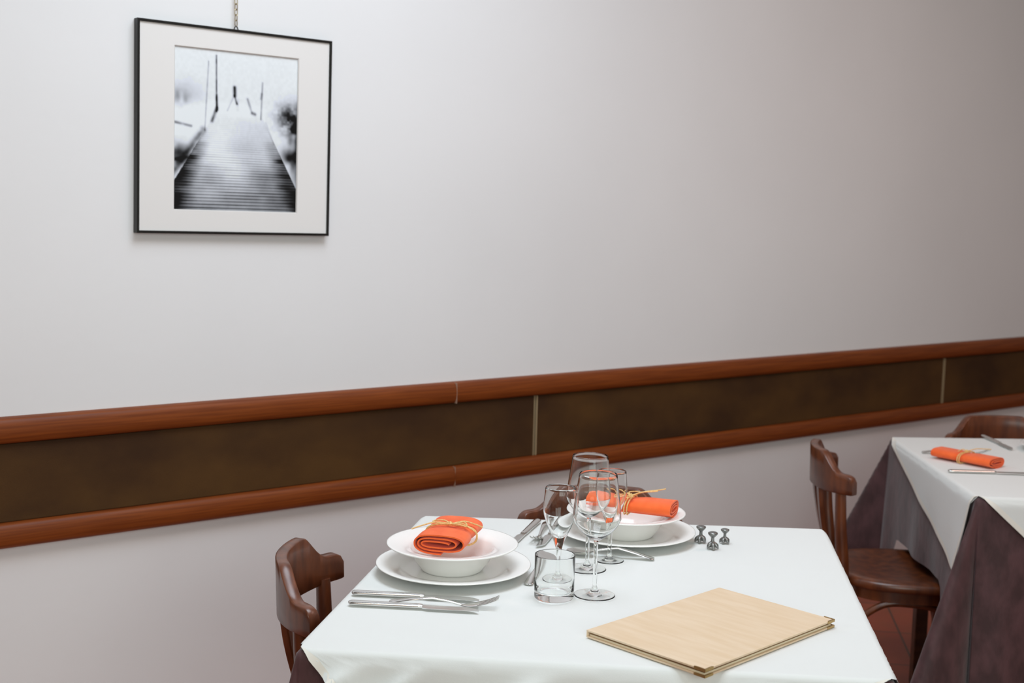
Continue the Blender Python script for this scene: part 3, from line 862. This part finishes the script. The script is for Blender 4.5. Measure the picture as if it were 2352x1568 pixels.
def wine(label, loc):
    t = 0.0011
    out = [(0.0046, 0.100), (0.010, 0.1030), (0.0230, 0.1125), (0.0355, 0.1255), (0.0424, 0.1385), (0.0430, 0.1450), (0.0412, 0.1640), (0.0375, 0.1920), (0.0338, 0.2190)]
    inn = [(0.0334, 0.2195), (0.0329, 0.2190), (0.0364, 0.1920), (0.0401, 0.1640), (0.0419, 0.1452), (0.0413, 0.1390), (0.0344, 0.1264), (0.0220, 0.1140), (0.010, 0.1070), (0.0, 0.1055)]
    return stem_glass('wine_glass', label, 'glass', 'clear wine glasses', loc, 0.0372, out, inn, 0.0038, 0.016, 0.100)
def flute(label, loc):
    out = [(0.0052, 0.062), (0.0085, 0.0740), (0.0150, 0.0900), (0.0230, 0.1080), (0.0292, 0.1280), (0.0305, 0.1430), (0.0292, 0.1620), (0.0275, 0.1778)]
    inn = [(0.0271, 0.1783), (0.0266, 0.1778), (0.0283, 0.1620), (0.0295, 0.1430), (0.0281, 0.1284), (0.0216, 0.1095), (0.0130, 0.0940), (0.006, 0.0870), (0.0, 0.0855)]
    return stem_glass('flute_glass', label, 'glass', 'clear tulip flutes', loc, 0.0290, out, inn, 0.0040, 0.013, 0.055)
wine('clear wine glass standing in front, just right of the tumbler', L1(-0.0202, -0.1314, ZT))
w_ = [o for o in COL.objects if o.name == 'wine_glass'][0]
dup(w_, L1(-0.0455, 0.0312, ZT), 0.3, 'clear wine glass standing at the back, topmost of the glasses')
fl0 = flute('clear tulip flute standing directly behind the tumbler', L1(-0.0917, -0.0689, ZT))
dup(fl0, L1(-0.0065, 0.1007, ZT), 0.3, 'clear tulip flute at the back right of the glasses, before the orange napkin')
m = MB()
prof = [(0, 0.0016), (0.020, 0.0016), (0.0255, 0.0014), (0.0275, 0.0004), (0.029, 0.0), (0.031, 0.0002), (0.033, 0.0012), (0.0345, 0.003), (0.0350, 0.0048), (0.0352, 0.007), (0.0353, 0.014), (0.0354, 0.04), (0.0357, 0.078), (0.0355, 0.0797), (0.0350, 0.0799), (0.0347, 0.079), (0.0344, 0.04), (0.0340, 0.018), (0.0315, 0.0140), (0.027, 0.0122), (0.015, 0.0114), (0, 0.0112)]
m.lathe(prof, 80)
tb = m.build('tumbler', M['thick_glass'], angle=180); tb.location = L1(-0.0896, -0.1645, ZT)
tag(tb, 'empty straight-sided water tumbler with a thick base, in front of the stemmed glasses', 'glass')

# ------------------------------------------------------------------ claw-footed stands
def claw(label):
    root = empty('claw_stand', (0, 0, 0), 0, label, 'stand', 'small metal claw-footed stands')
    m = MB()
    m.lathe([(0, 0.0222), (0.0030, 0.0222), (0.0038, 0.0240), (0.0095, 0.0300), (0.0104, 0.0318), (0.0100, 0.0338), (0.0075, 0.0350), (0, 0.0353)], 28)
    m.build('disc_head', M['pewter'], root, angle=60)
    m = MB(); m.lathe([(0, 0.0045), (0.0085, 0.0045), (0.0070, 0.0080), (0.0050, 0.0120), (0.0036, 0.0160), (0.0033, 0.0215), (0.0036, 0.0232), (0, 0.0232)], 24)
    m.build('stem', M['pewter'], root, angle=60)
    q = MB()
    q.tube(cr([(0.001, 0, 0.0130), (0.0055, 0, 0.0100), (0.0095, 0, 0.0060), (0.0125, 0, 0.0008)], 5), [0.0040] * 5 + [0.0043] * 5 + [lerp(0.0040, 0.0010, k / 5) for k in range(6)], 10)
    c0_ = q.build('claw', M['pewter'], root)
    for k in range(1, 5):
        c = c0_.copy(); COL.objects.link(c); c.parent = root; c.rotation_euler = (0, 0, 2 * pi * k / 5)
    return root
h0 = claw('small dark metal claw-footed stand beside the back plates, leftmost of three')
h0.location = L1(0.1737, 0.2818, ZT); h0.rotation_euler = (0, 0, 0.5)
h0.scale = (0.97, 0.97, 1.0)
dup(h0, L1(0.1968, 0.2352, ZT), 1.0, 'small dark metal claw-footed stand in the middle, nearest the camera of three')
h2 = dup(h0, L1(0.2232, 0.2861, ZT), 1.6, 'small dark metal claw-footed stand farthest from the back plates, rightmost of three')
h2.scale = (0.86, 0.86, 0.87)

# ------------------------------------------------------------------ menu folder: x toward the opening edge, y along the spine
def menu():
    q = [(0.2035, -0.0789), (-0.0181, -0.36), (0.1652, -0.5009), (0.3896, -0.2255)]
    cu, cv = sum(p[0] for p in q) / 4, sum(p[1] for p in q) / 4
    sx, sy = 0.2345, 0.3565
    a = T1R + atan2(q[2][1] - q[1][1] + q[3][1] - q[0][1], q[2][0] - q[1][0] + q[3][0] - q[0][0])
    root = empty('menu', L1(cu, cv, ZT), a, 'beige menu folder with brass corners lying on the white cloth', 'menu')
    x0, x1, y0, y1 = -sx / 2, sx / 2, -sy / 2, sy / 2
    def board(name, z0, z1):
        m = MB(); m.box(x0, x1, y0, y1, z0, z1)
        m.build(name, M['kraft'], root, smooth=False, bevel=0.0008)
    board('back_cover', 0.0, 0.0030)
    m = MB(); m.box(x0 + 0.003, x1 - 0.004, y0 + 0.004, y1 - 0.004, 0.0030, 0.0064)
    m.build('pages', M['paper'], root, smooth=False)
    m = MB(); m.box(x0 + 0.004, x1 - 0.003, y0 + 0.003, y1 - 0.003, 0.0064, 0.0098)  # dark brown sheet filling the gap between pages and front cover
    m.build('dark_gap_layer', M['kraft_edge'], root, smooth=False)
    board('front_cover', 0.0098, 0.0130)
    m = MB(); m.box(x0 - 0.0012, x0 + 0.0005, y0, y1, 0.0004, 0.0126)
    m.build('spine', M['kraft'], root, smooth=False)
    for yc, sg in ((y0, 1), (y1, -1)):
        for z0, z1 in ((-0.0, 0.0034), (0.0094, 0.0135)):
            m = MB(); e = 0.0008; l = 0.020; th = 0.0005
            ya, yb = yc - sg * e, yc + sg * l
            xa, xb = x1 + e, x1 - l
            # triangular plate over the corner with folded edges
            ell = lambda z: [(xa, ya, z), (xb, ya, z), (xb + 0.0022, ya + sg * 0.0022, z), (xa - 0.0022, ya + sg * 0.0022, z), (xa - 0.0022, yb - sg * 0.0022, z), (xa, yb, z)]
            m.loft([ell(z1 - 0.0001), ell(z1 + th)])
            lo_, hi_ = min(ya, ya + sg * 0.0007), max(ya, ya + sg * 0.0007)
            m.box(xb, xa, lo_, hi_, z0, z1)
            m.box(xa - 0.0007, xa, min(ya, yb), max(ya, yb), z0, z1)
            m.build('corner_guard', M['gold'], root, smooth=False)
menu()
